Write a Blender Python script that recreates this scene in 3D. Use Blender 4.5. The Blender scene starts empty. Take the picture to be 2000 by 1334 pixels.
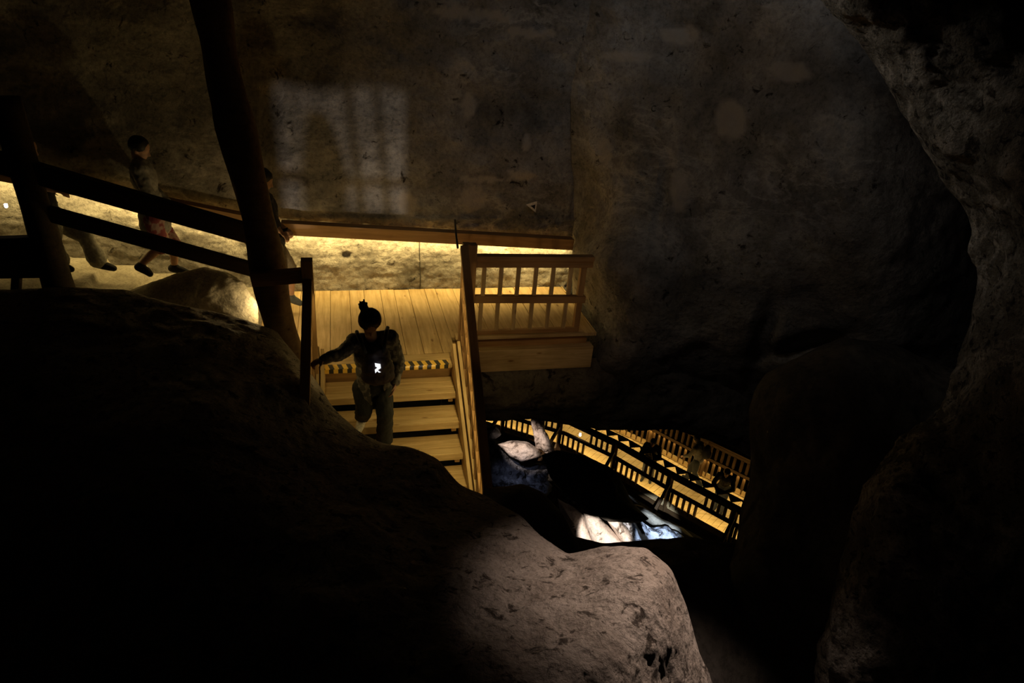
import bpy, bmesh, math, random
import numpy as np
from mathutils import Vector, Matrix, noise
random.seed(7)
SC = bpy.context.scene
COL = SC.collection
# ------------------------------------------------------------------ camera
H = 3.6
FPX = 1333.0
CX, CY = 1000.0, 667.0
_p, _r = math.radians(27), math.radians(5)
FWD = np.array([0, math.cos(_p), -math.sin(_p)])
_R0 = np.array([1.0, 0, 0]); _U0 = np.cross(_R0, FWD)
RGT = math.cos(_r) * _R0 + math.sin(_r) * _U0
UPV = -math.sin(_r) * _R0 + math.cos(_r) * _U0
CAM = np.array([0, 0, H])
cd = bpy.data.cameras.new('camera'); cam = bpy.data.objects.new('camera', cd); COL.objects.link(cam)
cd.sensor_width = 36; cd.lens = 36 * FPX / 2000; cd.clip_start = 0.05; cd.clip_end = 200
M4 = Matrix.Identity(4)
for i in range(3):
    M4[i][0] = RGT[i]; M4[i][1] = UPV[i]; M4[i][2] = -FWD[i]; M4[i][3] = CAM[i]
cam.matrix_world = M4
SC.camera = cam
# ------------------------------------------------------------------ world, exposure
wd = bpy.data.worlds.new('World'); SC.world = wd; wd.use_nodes = True
bg = wd.node_tree.nodes['Background']; bg.inputs[0].default_value = (.9, .85, 1, 1); bg.inputs[1].default_value = 0.0006
SC.view_settings.view_transform = 'Standard'; SC.view_settings.look = 'None'
SC.view_settings.exposure = 0.0; SC.view_settings.gamma = 1.0; SC.view_settings.use_curve_mapping = False
try:
    SC.cycles.use_denoising = True; SC.cycles.sample_clamp_indirect = 2.0
except Exception:
    pass
# ------------------------------------------------------------------ coordinates
_a = math.radians(15.5)
E1 = np.array([math.cos(_a), math.sin(_a), 0]); E2 = np.array([-math.sin(_a), math.cos(_a), 0])
V1, V2 = Vector(E1), Vector(E2); VZ = Vector((0, 0, 1))
def L(u, v, z): return Vector(u * E1 + v * E2 + np.array([0, 0, z]))
def ray(x, y): return FWD + RGT * ((x - CX) / FPX) - UPV * ((y - CY) / FPX)
def at_v(x, y, v):
    r = ray(x, y); return CAM + r * (v / (r @ E2))
def at_d(x, y, d): return CAM + ray(x, y) * d
def on_z(x, y, z):
    r = ray(x, y); return CAM + r * ((z - H) / r[2])
def PV(x, y, v): return Vector(at_v(x, y, v))
def PZ(x, y, z): return Vector(on_z(x, y, z))
# ------------------------------------------------------------------ lamps (large ones)
def look(o, d, up='Y'): o.rotation_euler = Vector(d).to_track_quat('-Z', up).to_euler()
def spot(name, loc, target, power, color, angle, blend, radius=.05):
    l = bpy.data.lights.new(name, 'SPOT'); l.energy = power; l.color = color
    l.spot_size = math.radians(angle); l.spot_blend = blend; l.shadow_soft_size = radius
    o = bpy.data.objects.new(name, l); COL.objects.link(o); o.location = loc
    look(o, Vector(target) - Vector(loc)); return o
def strip(name, p0, p1, width, power, color, face):
    p0, p1 = Vector(p0), Vector(p1); ax = (p1 - p0).normalized(); z = -Vector(face); z = (z - ax * z.dot(ax)).normalized()
    l = bpy.data.lights.new(name, 'AREA'); l.shape = 'RECTANGLE'; l.size = (p1 - p0).length; l.size_y = width
    l.energy = power; l.color = color
    o = bpy.data.objects.new(name, l); COL.objects.link(o)
    y = z.cross(ax); m = Matrix.Identity(4); mid = (p0 + p1) / 2
    for i in range(3): m[i][0] = ax[i]; m[i][1] = y[i]; m[i][2] = z[i]; m[i][3] = mid[i]
    o.matrix_world = m; return o
LED = (1.0, .725, .265)
# dim unseen fill, added high in the cave to wash the back wall
spot('cave_wash_fill', L(2.6, 3.5, 5.5), L(3.2, 7.8, 2.7), 50, (.93, .95, 1), 76, 1, .3)
# unseen rim spot, added above the view to brighten the arch edge
spot('arch_rim_fill', PV(1130, -150, 4.75), PV(1770, 240, 4.1), 52, (1, .90, .80), 56, 1, .06)
spot('bulge_wash_fill', L(.2, 3.4, 5.4), PV(1430, 330, 6.6), 46, (1, .91, .86), 58, 1, .3)  # second unseen wash, added to lift the bulging right wall
# spotlight that falls on the near boulder from the right
spot('boulder_light', L(2.35, 3.2, 2.4), PV(1350, 1235, 2.4), 350, (1, .77, .66), 72, 1, .02)
# floodlights of the lower cavern
spot('cavern_light_warm', Vector((-1.2, 9.6, -1.6)), Vector(at_d(1022, 866, 17.2)), 2300, (1, .80, .68), 10.5, .4, .04)
spot('cavern_light_white', Vector(at_d(1200, 1150, 9)), Vector(at_d(1182, 1042, 16.0)), 5600, (1, .88, .78), 10.5, .35, .04)
spot('cavern_light_cold', Vector(at_d(1340, 1160, 9)), Vector(at_d(1284, 1044, 16.3)), 5400, (.62, .76, 1), 8.6, .4, .04)
spot('cavern_light_blue', Vector((-1.0, 9.3, -2.2)), Vector(at_d(1010, 935, 17)), 420, (.58, .66, 1), 13, 1, .04)
# light strips hidden under the wooden ledge on the back wall
strip('wall_led', L(-.72, 8.262, .838), L(3.0, 8.262, .618), .03, 36, LED, -VZ + V2 * .75)
strip('path_led', L(-4.2, 8.262, 1.58), L(-.75, 8.262, .83), .03, 20, LED, -VZ + V2 * .6)
# lamp behind the timber pole at the deck edge
pl = bpy.data.lights.new('corner_lamp', 'POINT'); pl.energy = 10; pl.color = (1, .72, .32); pl.shadow_soft_size = .03
po = bpy.data.objects.new('corner_lamp', pl); COL.objects.link(po); po.location = L(-.74, 7.05, .46)
# ------------------------------------------------------------------ materials
def newmat(name):
    m = bpy.data.materials.new(name); m.use_nodes = True
    nt = m.node_tree; b = nt.nodes['Principled BSDF']; return m, nt, b
def N(nt, t, **kw):
    n = nt.nodes.new(t)
    for k, v in kw.items():
        if k in n.inputs.keys(): n.inputs[k].default_value = v
        else: setattr(n, k, v)
    return n
def ramp(nt, stops):
    r = nt.nodes.new('ShaderNodeValToRGB'); e = r.color_ramp.elements
    while len(e) < len(stops): e.new(.5)
    for i, (p, c) in enumerate(stops): e[i].position = p; e[i].color = (*c, 1)
    return r
def rock_mat(name, c1, c2, c3, scale=1.0, bump=.5, spots=None, rough=.9, dark=None, bdist=.06, crust=None):
    m, nt, b = newmat(name); ln = nt.links.new
    tc = N(nt, 'ShaderNodeTexCoord')
    n1 = N(nt, 'ShaderNodeTexNoise', Scale=1.7 * scale, Detail=9.0, Roughness=.62); ln(tc.outputs['Object'], n1.inputs['Vector'])
    r1 = ramp(nt, [(.32, c1), (.52, c2), (.70, c3)]); ln(n1.outputs['Fac'], r1.inputs['Fac'])
    n2 = N(nt, 'ShaderNodeTexNoise', Scale=26 * scale, Detail=6.0, Roughness=.7); ln(tc.outputs['Object'], n2.inputs['Vector'])
    r2 = ramp(nt, [(.30, (.45,) * 3), (.5, (1,) * 3), (.75, (1.25,) * 3)]); ln(n2.outputs['Fac'], r2.inputs['Fac'])
    mx = N(nt, 'ShaderNodeMix', data_type='RGBA', blend_type='MULTIPLY'); mx.inputs[0].default_value = .8
    ln(r1.outputs[0], mx.inputs[6]); ln(r2.outputs[0], mx.inputs[7]); out = mx.outputs[2]
    if dark:       # dark pits and cracks with a shape of their own
        n3 = N(nt, 'ShaderNodeTexNoise', Scale=dark[0], Detail=7.0, Roughness=.68, Distortion=.6); ln(tc.outputs['Object'], n3.inputs['Vector'])
        r3 = ramp(nt, [(dark[1], (.16, .14, .12)), (dark[1] + .07, (1, 1, 1))]); ln(n3.outputs['Fac'], r3.inputs['Fac'])
        m3 = N(nt, 'ShaderNodeMix', data_type='RGBA', blend_type='MULTIPLY'); m3.inputs[0].default_value = 1
        ln(out, m3.inputs[6]); ln(r3.outputs[0], m3.inputs[7]); out = m3.outputs[2]
    if crust:      # pale salt veins and crusts
        mp = N(nt, 'ShaderNodeMapping'); mp.inputs['Scale'].default_value = crust[1]; mp.inputs['Rotation'].default_value = (0, crust[2], 0); ln(tc.outputs['Object'], mp.inputs['Vector'])
        n5 = N(nt, 'ShaderNodeTexNoise', Scale=crust[0], Detail=10.0, Roughness=.68, Distortion=.4); ln(mp.outputs[0], n5.inputs['Vector'])
        r5 = ramp(nt, [(.47, (0, 0, 0)), (.505, (1, 1, 1)), (.53, (.35,) * 3), (.57, (0, 0, 0))]); ln(n5.outputs['Fac'], r5.inputs['Fac'])
        n6 = N(nt, 'ShaderNodeTexNoise', Scale=crust[0] * .55, Detail=5.0); ln(tc.outputs['Object'], n6.inputs['Vector'])
        r6 = ramp(nt, [(.47, (0, 0, 0)), (.62, (.42,) * 3)]); ln(n6.outputs['Fac'], r6.inputs['Fac'])
        mm_ = N(nt, 'ShaderNodeMath', operation='MULTIPLY'); ln(r5.outputs[0], mm_.inputs[0]); ln(r6.outputs[0], mm_.inputs[1])
        m5 = N(nt, 'ShaderNodeMix', data_type='RGBA'); ln(mm_.outputs[0], m5.inputs[0]); ln(out, m5.inputs[6]); m5.inputs[7].default_value = (.78, .72, .62, 1); out = m5.outputs[2]
    if spots:
        at = N(nt, 'ShaderNodeAttribute', attribute_name='patch')
        m4 = N(nt, 'ShaderNodeMix', data_type='RGBA'); ln(at.outputs['Fac'], m4.inputs[0]); ln(out, m4.inputs[6]); m4.inputs[7].default_value = (*spots, 1); out = m4.outputs[2]
    ln(out, b.inputs['Base Color']); b.inputs['Roughness'].default_value = rough; b.inputs['Specular IOR Level'].default_value = .25
    n4 = N(nt, 'ShaderNodeTexNoise', Scale=7 * scale, Detail=12.0, Roughness=.66); ln(tc.outputs['Object'], n4.inputs['Vector'])
    v4 = N(nt, 'ShaderNodeTexVoronoi', Scale=19 * scale); ln(tc.outputs['Object'], v4.inputs['Vector'])
    ad = N(nt, 'ShaderNodeMath', operation='MULTIPLY_ADD'); ln(v4.outputs['Distance'], ad.inputs[0]); ad.inputs[1].default_value = .12; ln(n4.outputs['Fac'], ad.inputs[2])
    bp = N(nt, 'ShaderNodeBump', Strength=bump, Distance=bdist); ln(ad.outputs[0], bp.inputs['Height']); ln(bp.outputs['Normal'], b.inputs['Normal'])
    return m
def wood_mat(name, c1, c2, knots=True, rough=.6, gs=1.0):
    m, nt, b = newmat(name); ln = nt.links.new
    tc = N(nt, 'ShaderNodeTexCoord'); oi = N(nt, 'ShaderNodeObjectInfo')
    of = N(nt, 'ShaderNodeVectorMath', operation='ADD'); sc_ = N(nt, 'ShaderNodeMath', operation='MULTIPLY'); sc_.inputs[1].default_value = 37.0
    ln(oi.outputs['Random'], sc_.inputs[0]); ln(tc.outputs['Object'], of.inputs[0]); ln(sc_.outputs[0], of.inputs[1])
    mp = N(nt, 'ShaderNodeMapping'); mp.inputs['Scale'].default_value = (1.2 * gs, 14 * gs, 14 * gs); ln(of.outputs[0], mp.inputs['Vector'])
    n1 = N(nt, 'ShaderNodeTexNoise', Scale=1.6, Detail=6.0, Roughness=.6, Distortion=.5); ln(mp.outputs[0], n1.inputs['Vector'])
    r1 = ramp(nt, [(.3, c1), (.65, c2)]); ln(n1.outputs['Fac'], r1.inputs['Fac'])
    n2 = N(nt, 'ShaderNodeTexNoise', Scale=2.2, Detail=4.0); ln(of.outputs[0], n2.inputs['Vector'])
    r2 = ramp(nt, [(.3, (.62, .60, .52)), (.6, (1, 1, 1))]); ln(n2.outputs['Fac'], r2.inputs['Fac'])
    mx = N(nt, 'ShaderNodeMix', data_type='RGBA', blend_type='MULTIPLY'); mx.inputs[0].default_value = .7
    ln(r1.outputs[0], mx.inputs[6]); ln(r2.outputs[0], mx.inputs[7]); out = mx.outputs[2]
    if knots:
        mk = N(nt, 'ShaderNodeMapping'); mk.inputs['Scale'].default_value = (2.6, 7, 7); ln(of.outputs[0], mk.inputs['Vector'])
        vo = N(nt, 'ShaderNodeTexVoronoi', Scale=1.0); ln(mk.outputs[0], vo.inputs['Vector'])
        rk = ramp(nt, [(.05, (.35, .22, .10)), (.13, (1, 1, 1))]); ln(vo.outputs['Distance'], rk.inputs['Fac'])
        m3 = N(nt, 'ShaderNodeMix', data_type='RGBA', blend_type='MULTIPLY'); m3.inputs[0].default_value = .85
        ln(out, m3.inputs[6]); ln(rk.outputs[0], m3.inputs[7]); out = m3.outputs[2]
    ln(out, b.inputs['Base Color']); b.inputs['Roughness'].default_value = rough; b.inputs['Specular IOR Level'].default_value = .3
    bp = N(nt, 'ShaderNodeBump', Strength=.25, Distance=.01); ln(n1.outputs['Fac'], bp.inputs['Height']); ln(bp.outputs['Normal'], b.inputs['Normal'])
    return m
def plain(name, c, rough=.7, metal=0, emit=None, var=.25, scale=40):
    m, nt, b = newmat(name); ln = nt.links.new
    tc = N(nt, 'ShaderNodeTexCoord'); n = N(nt, 'ShaderNodeTexNoise', Scale=scale, Detail=4.0); ln(tc.outputs['Object'], n.inputs['Vector'])
    r = ramp(nt, [(.3, tuple(x * (1 - var) for x in c)), (.7, tuple(min(1, x * (1 + var)) for x in c))]); ln(n.outputs['Fac'], r.inputs['Fac']); ln(r.outputs[0], b.inputs['Base Color'])
    b.inputs['Roughness'].default_value = rough; b.inputs['Metallic'].default_value = metal
    if emit: b.inputs['Emission Color'].default_value = (*c, 1); b.inputs['Emission Strength'].default_value = emit
    return m
def camo(name, c1, c2, scale=22):
    m, nt, b = newmat(name); ln = nt.links.new
    tc = N(nt, 'ShaderNodeTexCoord'); n = N(nt, 'ShaderNodeTexNoise', Scale=scale, Detail=3.0); ln(tc.outputs['Object'], n.inputs['Vector'])
    r = ramp(nt, [(.45, c1), (.52, c2)]); ln(n.outputs['Fac'], r.inputs['Fac']); ln(r.outputs[0], b.inputs['Base Color']); b.inputs['Roughness'].default_value = .9
    return m
def hazard(name):
    m, nt, b = newmat(name); ln = nt.links.new
    tc = N(nt, 'ShaderNodeTexCoord'); sx = N(nt, 'ShaderNodeSeparateXYZ'); ln(tc.outputs['Object'], sx.inputs[0])
    a = N(nt, 'ShaderNodeMath', operation='MULTIPLY_ADD'); ln(sx.outputs['Y'], a.inputs[0]); a.inputs[1].default_value = .25; ln(sx.outputs['X'], a.inputs[2])
    f = N(nt, 'ShaderNodeMath', operation='FRACT'); d = N(nt, 'ShaderNodeMath', operation='MULTIPLY'); d.inputs[1].default_value = 1 / .092; ln(a.outputs[0], d.inputs[0]); ln(d.outputs[0], f.inputs[0])
    g = N(nt, 'ShaderNodeMath', operation='GREATER_THAN'); g.inputs[1].default_value = .5; ln(f.outputs[0], g.inputs[0])
    mx = N(nt, 'ShaderNodeMix', data_type='RGBA'); ln(g.outputs[0], mx.inputs[0]); mx.inputs[6].default_value = (.028, .027, .025, 1); mx.inputs[7].default_value = (.95, .62, .10, 1)
    ln(mx.outputs[2], b.inputs['Base Color']); b.inputs['Roughness'].default_value = .55
    return m
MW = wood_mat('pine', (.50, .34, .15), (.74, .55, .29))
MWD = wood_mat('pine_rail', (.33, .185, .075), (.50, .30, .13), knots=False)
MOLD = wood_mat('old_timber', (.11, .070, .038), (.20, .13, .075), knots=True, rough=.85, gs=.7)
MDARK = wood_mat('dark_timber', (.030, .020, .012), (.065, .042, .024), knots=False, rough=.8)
MROCKW = rock_mat('salt_wall', (.13, .118, .10), (.30, .275, .24), (.48, .45, .40), .9, .9, spots=(.50, .44, .36), dark=(7.0, .33), crust=(1.3, (1, 1, 1.9), .5))
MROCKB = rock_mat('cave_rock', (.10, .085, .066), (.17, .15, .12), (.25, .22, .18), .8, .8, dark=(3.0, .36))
MROCKA = rock_mat('near_rock', (.17, .135, .105), (.25, .21, .17), (.31, .265, .22), 1.5, 1.0, dark=(9.5, .375), bdist=.06)
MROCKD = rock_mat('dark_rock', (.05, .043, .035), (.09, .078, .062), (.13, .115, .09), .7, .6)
MROCKN = rock_mat('side_rock', (.07, .06, .045), (.13, .115, .09), (.34, .30, .25), 2.6, 1.0, dark=(14.0, .40), crust=(2.6, (1, 1, 1), 0))
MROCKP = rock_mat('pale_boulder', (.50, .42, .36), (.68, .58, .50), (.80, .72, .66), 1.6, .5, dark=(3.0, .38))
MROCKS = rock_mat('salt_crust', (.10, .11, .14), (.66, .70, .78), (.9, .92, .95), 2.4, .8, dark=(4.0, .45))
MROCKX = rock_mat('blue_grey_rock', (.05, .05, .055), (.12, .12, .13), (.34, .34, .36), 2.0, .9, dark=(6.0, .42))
MFLOOR = rock_mat('stone_floor', (.30, .26, .19), (.46, .41, .31), (.58, .52, .42), 1.4, .5)
MHAZ = hazard('hazard_tape')
MBLK = plain('black_cloth', (.012, .011, .011), .9)
MMETAL = plain('steel', (.30, .28, .25), .4, .9)
MWIRE = plain('dark_wire', (.03, .027, .022), .6)
MSKIN = plain('skin', (.42, .24, .16), .6, var=.1)
MHAIR = plain('hair', (.010, .008, .007), .6)
MLED = plain('led_lens', (1.0, .72, .30), .5, emit=6.0, var=0)
# ------------------------------------------------------------------ object helpers
def link(name, me, mat, parent=None, label=None):
    o = bpy.data.objects.new(name, me); COL.objects.link(o)
    if mat and not me.materials: me.materials.append(mat)
    if parent: o.parent = parent
    if label: o['label'] = label
    return o
def rootpos(o):
    p = Vector(o.location)
    while o.parent: o = o.parent; p = p + Vector(o.location)
    return p
def thing(name, loc, label, cat, group=None):
    o = bpy.data.objects.new(name, None); COL.objects.link(o); o.location = loc; o.empty_display_size = .1
    return tag(o, label, cat, group)
def tag(o, label, cat, group=None):
    o['label'] = label; o['category'] = cat
    if group: o['group'] = group
    return o
def struct(o): o['kind'] = 'structure'; return o
def boxmesh(bm, x0, x1, y0, y1, z0, z1, M=None):
    vs = [bm.verts.new((x, y, z)) for x in (x0, x1) for y in (y0, y1) for z in (z0, z1)]
    for f in ((0, 1, 3, 2), (4, 6, 7, 5), (0, 4, 5, 1), (2, 3, 7, 6), (0, 2, 6, 4), (1, 5, 7, 3)): bm.faces.new([vs[i] for i in f])
    if M: 
        for v in vs: v.co = M @ v.co
    return vs
def finish(bm, name, mat, parent=None, bevel=0, smooth=False, label=None):
    bmesh.ops.recalc_face_normals(bm, faces=bm.faces)
    if bevel: bmesh.ops.bevel(bm, geom=list(bm.edges), offset=bevel, segments=2, affect='EDGES', profile=.6)
    me = bpy.data.meshes.new(name); bm.to_mesh(me); bm.free()
    if smooth:
        for p in me.polygons: p.use_smooth = True
    return link(name, me, mat, parent, label)
def frame(p0, p1, up=VZ):
    x = (Vector(p1) - Vector(p0)).normalized(); up = Vector(up)
    if abs(x.dot(up)) > .97: up = V2
    y = up.cross(x).normalized(); z = x.cross(y)
    m = Matrix.Identity(4)
    for i in range(3): m[i][0] = x[i]; m[i][1] = y[i]; m[i][2] = z[i]; m[i][3] = p0[i]
    return m
def beam(name, p0, p1, w, h, mat, parent=None, up=VZ, bevel=.006, profile=None, label=None):
    """a timber: grain along local X, w across, h along up"""
    p0, p1 = Vector(p0), Vector(p1); ln_ = (p1 - p0).length
    bm = bmesh.new(); boxmesh(bm, 0, ln_, -w / 2, w / 2, -h / 2, h / 2)
    if profile:      # second narrower bar under the first: moulded handrail
        pw, ph = profile; boxmesh(bm, 0, ln_, -pw / 2, pw / 2, -h / 2 - ph, -h / 2 + .004)
    o = finish(bm, name, mat, parent, min(bevel, w / 4, h / 4), label=label)
    m = frame(p0, p1, up)
    if parent: m.translation = m.translation - rootpos(parent)
    o.matrix_local = m; return o
def tube(name, pts, r, mat, parent=None, seg=8, rads=None, label=None, jitter=0, smooth=True):
    pts = [Vector(p) for p in pts]; bm = bmesh.new(); rings = []
    for i, p in enumerate(pts):
        d = (pts[min(i + 1, len(pts) - 1)] - pts[max(i - 1, 0)]).normalized()
        a = d.orthogonal().normalized() if i == 0 else (a - d * a.dot(d)).normalized()
        b = d.cross(a); rr = rads[i] if rads else r
        rings.append([bm.verts.new(p + (a * math.cos(t) + b * math.sin(t)) * rr * (1 + jitter * noise.noise((p * 2.3 + Vector((3 * math.cos(t), 3 * math.sin(t), 0)))))) for t in [2 * math.pi * k / seg for k in range(seg)]])
    for i in range(len(rings) - 1):
        for k in range(seg): bm.faces.new((rings[i][k], rings[i][(k + 1) % seg], rings[i + 1][(k + 1) % seg], rings[i + 1][k]))
    bm.faces.new(rings[0]); bm.faces.new(rings[-1])
    o = finish(bm, name, mat, parent, smooth=smooth, label=label)
    if parent:
        o.data.transform(Matrix.Translation(-rootpos(parent)))
    return o
def fbm(p, s, octv=5, gain=.5, lac=2.1):
    a, t = 1.0, 0.0; q = Vector(p) * s
    for _ in range(octv): t += a * noise.noise(q); q = q * lac + Vector((3.1, 7.7, 1.3)); a *= gain
    return t
def gridmesh(name, P, mat, disp=None, patch=None, parent=None):
    """P: rows x cols x 3 ; displaced along its own normals by disp(point, i, j)"""
    nr, nc = P.shape[:2]
    if disp:
        du = np.gradient(P, axis=1); dv = np.gradient(P, axis=0); nn = np.cross(du, dv); nn /= (np.linalg.norm(nn, axis=2, keepdims=True) + 1e-9)
        Q = P.copy()
        for i in range(nr):
            for j in range(nc): Q[i, j] += nn[i, j] * disp(P[i, j], i, j)
        P = Q
    me = bpy.data.meshes.new(name)
    idx = np.arange(nr * nc).reshape(nr, nc)
    f = np.stack([idx[:-1, :-1], idx[:-1, 1:], idx[1:, 1:], idx[1:, :-1]], -1).reshape(-1, 4)
    c = P.reshape(-1, 3).mean(0)
    me.from_pydata((P.reshape(-1, 3) - c).tolist(), [], f.tolist())
    me.polygons.foreach_set('use_smooth', [True] * len(me.polygons))
    if patch is not None:
        a = me.attributes.new('patch', 'FLOAT', 'POINT'); a.data.foreach_set('value', patch.reshape(-1).astype(np.float32))
    me.update(); o = link(name, me, mat, parent); o.location = c - (np.array(rootpos(parent)) if parent else 0)
    return o
def tps(ctrl):
    X = np.array([c[:2] for c in ctrl], float) / 1000; y = np.array([c[2] for c in ctrl], float); n = len(X)
    U = lambda r: np.where(r > 1e-9, r * r * np.log(r + 1e-12), 0)
    K = U(np.linalg.norm(X[:, None] - X[None], axis=2)) + np.eye(n) * 1e-3; P = np.hstack([np.ones((n, 1)), X])
    A = np.vstack([np.hstack([K, P]), np.hstack([P.T, np.zeros((3, 3))])]); s = np.linalg.solve(A, np.concatenate([y, np.zeros(3)]))
    def f(x, yy):
        Q = np.stack([x, yy], -1) / 1000.0
        return U(np.linalg.norm(Q[..., None, :] - X, axis=-1)) @ s[:n] + s[n] + Q @ s[n + 1:]
    return f
def resample(poly, n, smooth=1):
    P = np.array(poly, float); d = np.concatenate([[0], np.cumsum(np.linalg.norm(np.diff(P[:, :2], axis=0), axis=1))])
    t = np.linspace(0, d[-1], n); Q = np.stack([np.interp(t, d, P[:, k]) for k in range(P.shape[1])], 1)
    for _ in range(smooth):
        Q[1:-1] = (Q[:-2] + 2 * Q[1:-1] + Q[2:]) / 4
    return Q
def relief(name, ridge, base, ctrl, mat, n, rows, round_v=.4, round_px=90, curl=(1.4, .8), amp=.05, fs=1.3, sm=2, curln=10):
    """a rock face between its crest line and its foot line; behind the crest the rock curls away, so it is a solid with a back"""
    R = resample(ridge, n, sm); B = resample(base, n, sm)
    f = tps(ctrl)
    t = np.linspace(0, 1, rows) ** 1.5
    X = R[None, :, 0] * (1 - t[:, None]) + B[None, :, 0] * t[:, None]; Y = R[None, :, 1] * (1 - t[:, None]) + B[None, :, 1] * t[:, None]
    V = f(X, Y); dist = np.hypot(X - R[None, :, 0], Y - R[None, :, 1])
    q = np.clip(dist / round_px, 0, 1); V = V - round_v * np.sqrt(1 - (1 - q) ** 2)
    P = np.zeros((rows, n, 3))
    for i in range(rows):
        for j in range(n): P[i, j] = at_v(X[i, j], Y[i, j], V[i, j])
    back = []
    cen = P[rows // 3].copy()
    for k in range(curln, 0, -1):
        s = k / curln
        away = P[0] - CAM; away /= np.linalg.norm(away, axis=1, keepdims=True); inn = cen - P[0]; inn -= away * (inn * away).sum(1, keepdims=True); inn /= np.linalg.norm(inn, axis=1, keepdims=True) + 1e-6
        back.append(P[0] + away * curl[0] * math.sin(s * 1.57) + inn * curl[1] * (.04 * s + 1 - math.cos(s * 1.57)))
    P = np.concatenate([np.array(back), P])
    def dsp(p, i, j):
        k = min(1, max(0, (i - curln)) / 6.0) * .75 + .25
        return amp * k * (fbm(p, fs, 6) + .6 * abs(fbm(p + 9, fs * 2.3, 4)))
    return gridmesh(name, P, mat, dsp)
def lump(name, outline, d, front, back, mat, amp=.08, fs=1.2, nt=120, nr=22, tilt=(0, 0), label=None, cat=None, group=None, flat=.5):
    """a closed boulder: outline at forward distance d, bulging front towards and back away from the viewer side"""
    O = resample(list(outline) + [outline[0]], nt + 1, 1)[:-1]; c = O.mean(0)
    rows = []
    prof = [math.sin(k / nr * math.pi / 2) for k in range(1, nr + 1)]
    for sgn, th in ((-1, front), (1, back)):
        rr = prof if sgn < 0 else prof[:-1][::-1]
        for r in rr:
            x = c + (O - c) * r; hgt = (1 - r ** 2) ** flat
            dd = d + sgn * th * hgt + tilt[0] * (x[:, 0] - c[0]) / 100 + tilt[1] * (x[:, 1] - c[1]) / 100
            rows.append(np.array([at_d(a[0], a[1], b) for a, b in zip(x, dd)]))
    P = np.array(rows); ctr = P.reshape(-1, 3).mean(0)
    top = at_d(c[0], c[1], d - front); bot = at_d(c[0], c[1], d + back)
    bm = bmesh.new()
    def dis(p):
        q = Vector(p); dr = (q - Vector(ctr)).normalized(); return q + dr * amp * (fbm(q, fs, 5) - .25 * abs(fbm(q + Vector((5, 5, 5)), fs * 3, 3))) - Vector(ctr)
    vr = [[bm.verts.new(dis(p)) for p in row] for row in P]
    t0 = bm.verts.new(dis(top)); t1 = bm.verts.new(dis(bot)); n = len(vr[0])
    for i in range(len(vr) - 1):
        for k in range(n): bm.faces.new((vr[i][k], vr[i][(k + 1) % n], vr[i + 1][(k + 1) % n], vr[i + 1][k]))
    for k in range(n):
        bm.faces.new((t0, vr[0][k], vr[0][(k + 1) % n])); bm.faces.new((t1, vr[-1][(k + 1) % n], vr[-1][k]))
    o = finish(bm, name, mat, smooth=True); o.location = ctr
    if label: tag(o, label, cat, group)
    return o
# ================================================================== CAVE SHELL
def seg_d(f, a, b, n): return np.linspace(a, b, n)
# back wall (plane v = 8.42 in the landing's frame), leaning over near the top
uu = np.concatenate([np.linspace(-7.5, -2.8, 70), np.linspace(-2.77, 3.25, 240)]); zz = np.concatenate([np.linspace(-.6, 1.0, 75), np.linspace(1.025, 4.9, 130)])
PATCH = [(.82, 1.12, .13, .17), (1.66, 1.20, .17, .16), (1.55, 2.35, .09, .15), (2.3, 1.95, .06, .10), (1.45, 3.35, .5, .06), (2.2, 3.2, .25, .05), (2.25, 1.55, .22, .05), (1.8, 1.48, .3, .04)]
PB = np.zeros((len(zz), len(uu), 3)); PT = np.zeros((len(zz), len(uu)))
for i, z in enumerate(zz):
    for j, u in enumerate(uu):
        lean = max(0, z - 2.2) ** 2 * .10 + max(0, -2.6 - u) * 0
        v = 8.42 - lean
        grow = min(1, max(0, z - 1.0) / .6)
        q = Vector((u, 0, z)); v += .05 * grow * fbm(q, 1.1, 5) + .022 * fbm(q + Vector((9, 0, 0)), 3.2, 5)
        if z < 1: v -= .024 * abs(fbm(q, 6.5, 4)) + .015 * abs(fbm(Vector((q.x * .6, 3, q.z * 2.2)), 5, 4))
        # hole in the lit stone and the corner crack
        v += .10 * math.exp(-(((u - .06) / .055) ** 2 + ((z - .46) / .05) ** 2) ** 2)
        if z > .98: v += .05 * math.exp(-((u - 3.02) / .035) ** 2)
        PB[i, j] = L(u, v, z)
        e = 0
        for (a, b, ru, rz) in PATCH:
            rr = math.hypot((u - a) / ru, (z - b) / rz) + (.35 if abs(ru - rz) < .08 else .9) * fbm((u * 4, z * 4, a), 2.2, 4)
            e = max(e, min(1, max(0, (1.15 - rr) / .3)) * .8)
        PT[i, j] = e
struct(gridmesh('wall_back', PB, MROCKW, None, PT))
# bulging wall to the right of the landing
R_ctrl = [(1112, y, 8.45) for y in (-300, -100, 100, 300)] + [(1116, 470, 8.45), (1119, 640, 8.3), (1135, 690, 7.6), (1150, 505, 7.25), (1152, 700, 7.0), (1150, 300, 8.05), (1150, 100, 8.2),
    (1200, 505, 6.9), (1300, -100, 7.7), (1300, 100, 7.6), (1300, 300, 7.2), (1300, 500, 6.7), (1300, 720, 6.8), (1450, -100, 7.0), (1450, 100, 6.9), (1450, 300, 6.5), (1450, 500, 6.1), (1450, 700, 6.3), (1300, 830, 7.6), (1450, 860, 7.3),
    (1600, 0, 6.4), (1600, 300, 5.8), (1600, 600, 5.7), (1750, 200, 5.6), (1750, 500, 5.2), (1850, 340, 5.4), (1950, 500, 5.6), (1900, 750, 5.5), (1700, 750, 5.6), (2000, 0, 6.0)]
nr_, nc_ = 170, 190
f = tps(R_ctrl); PW = np.zeros((nr_, nc_, 3))
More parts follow.
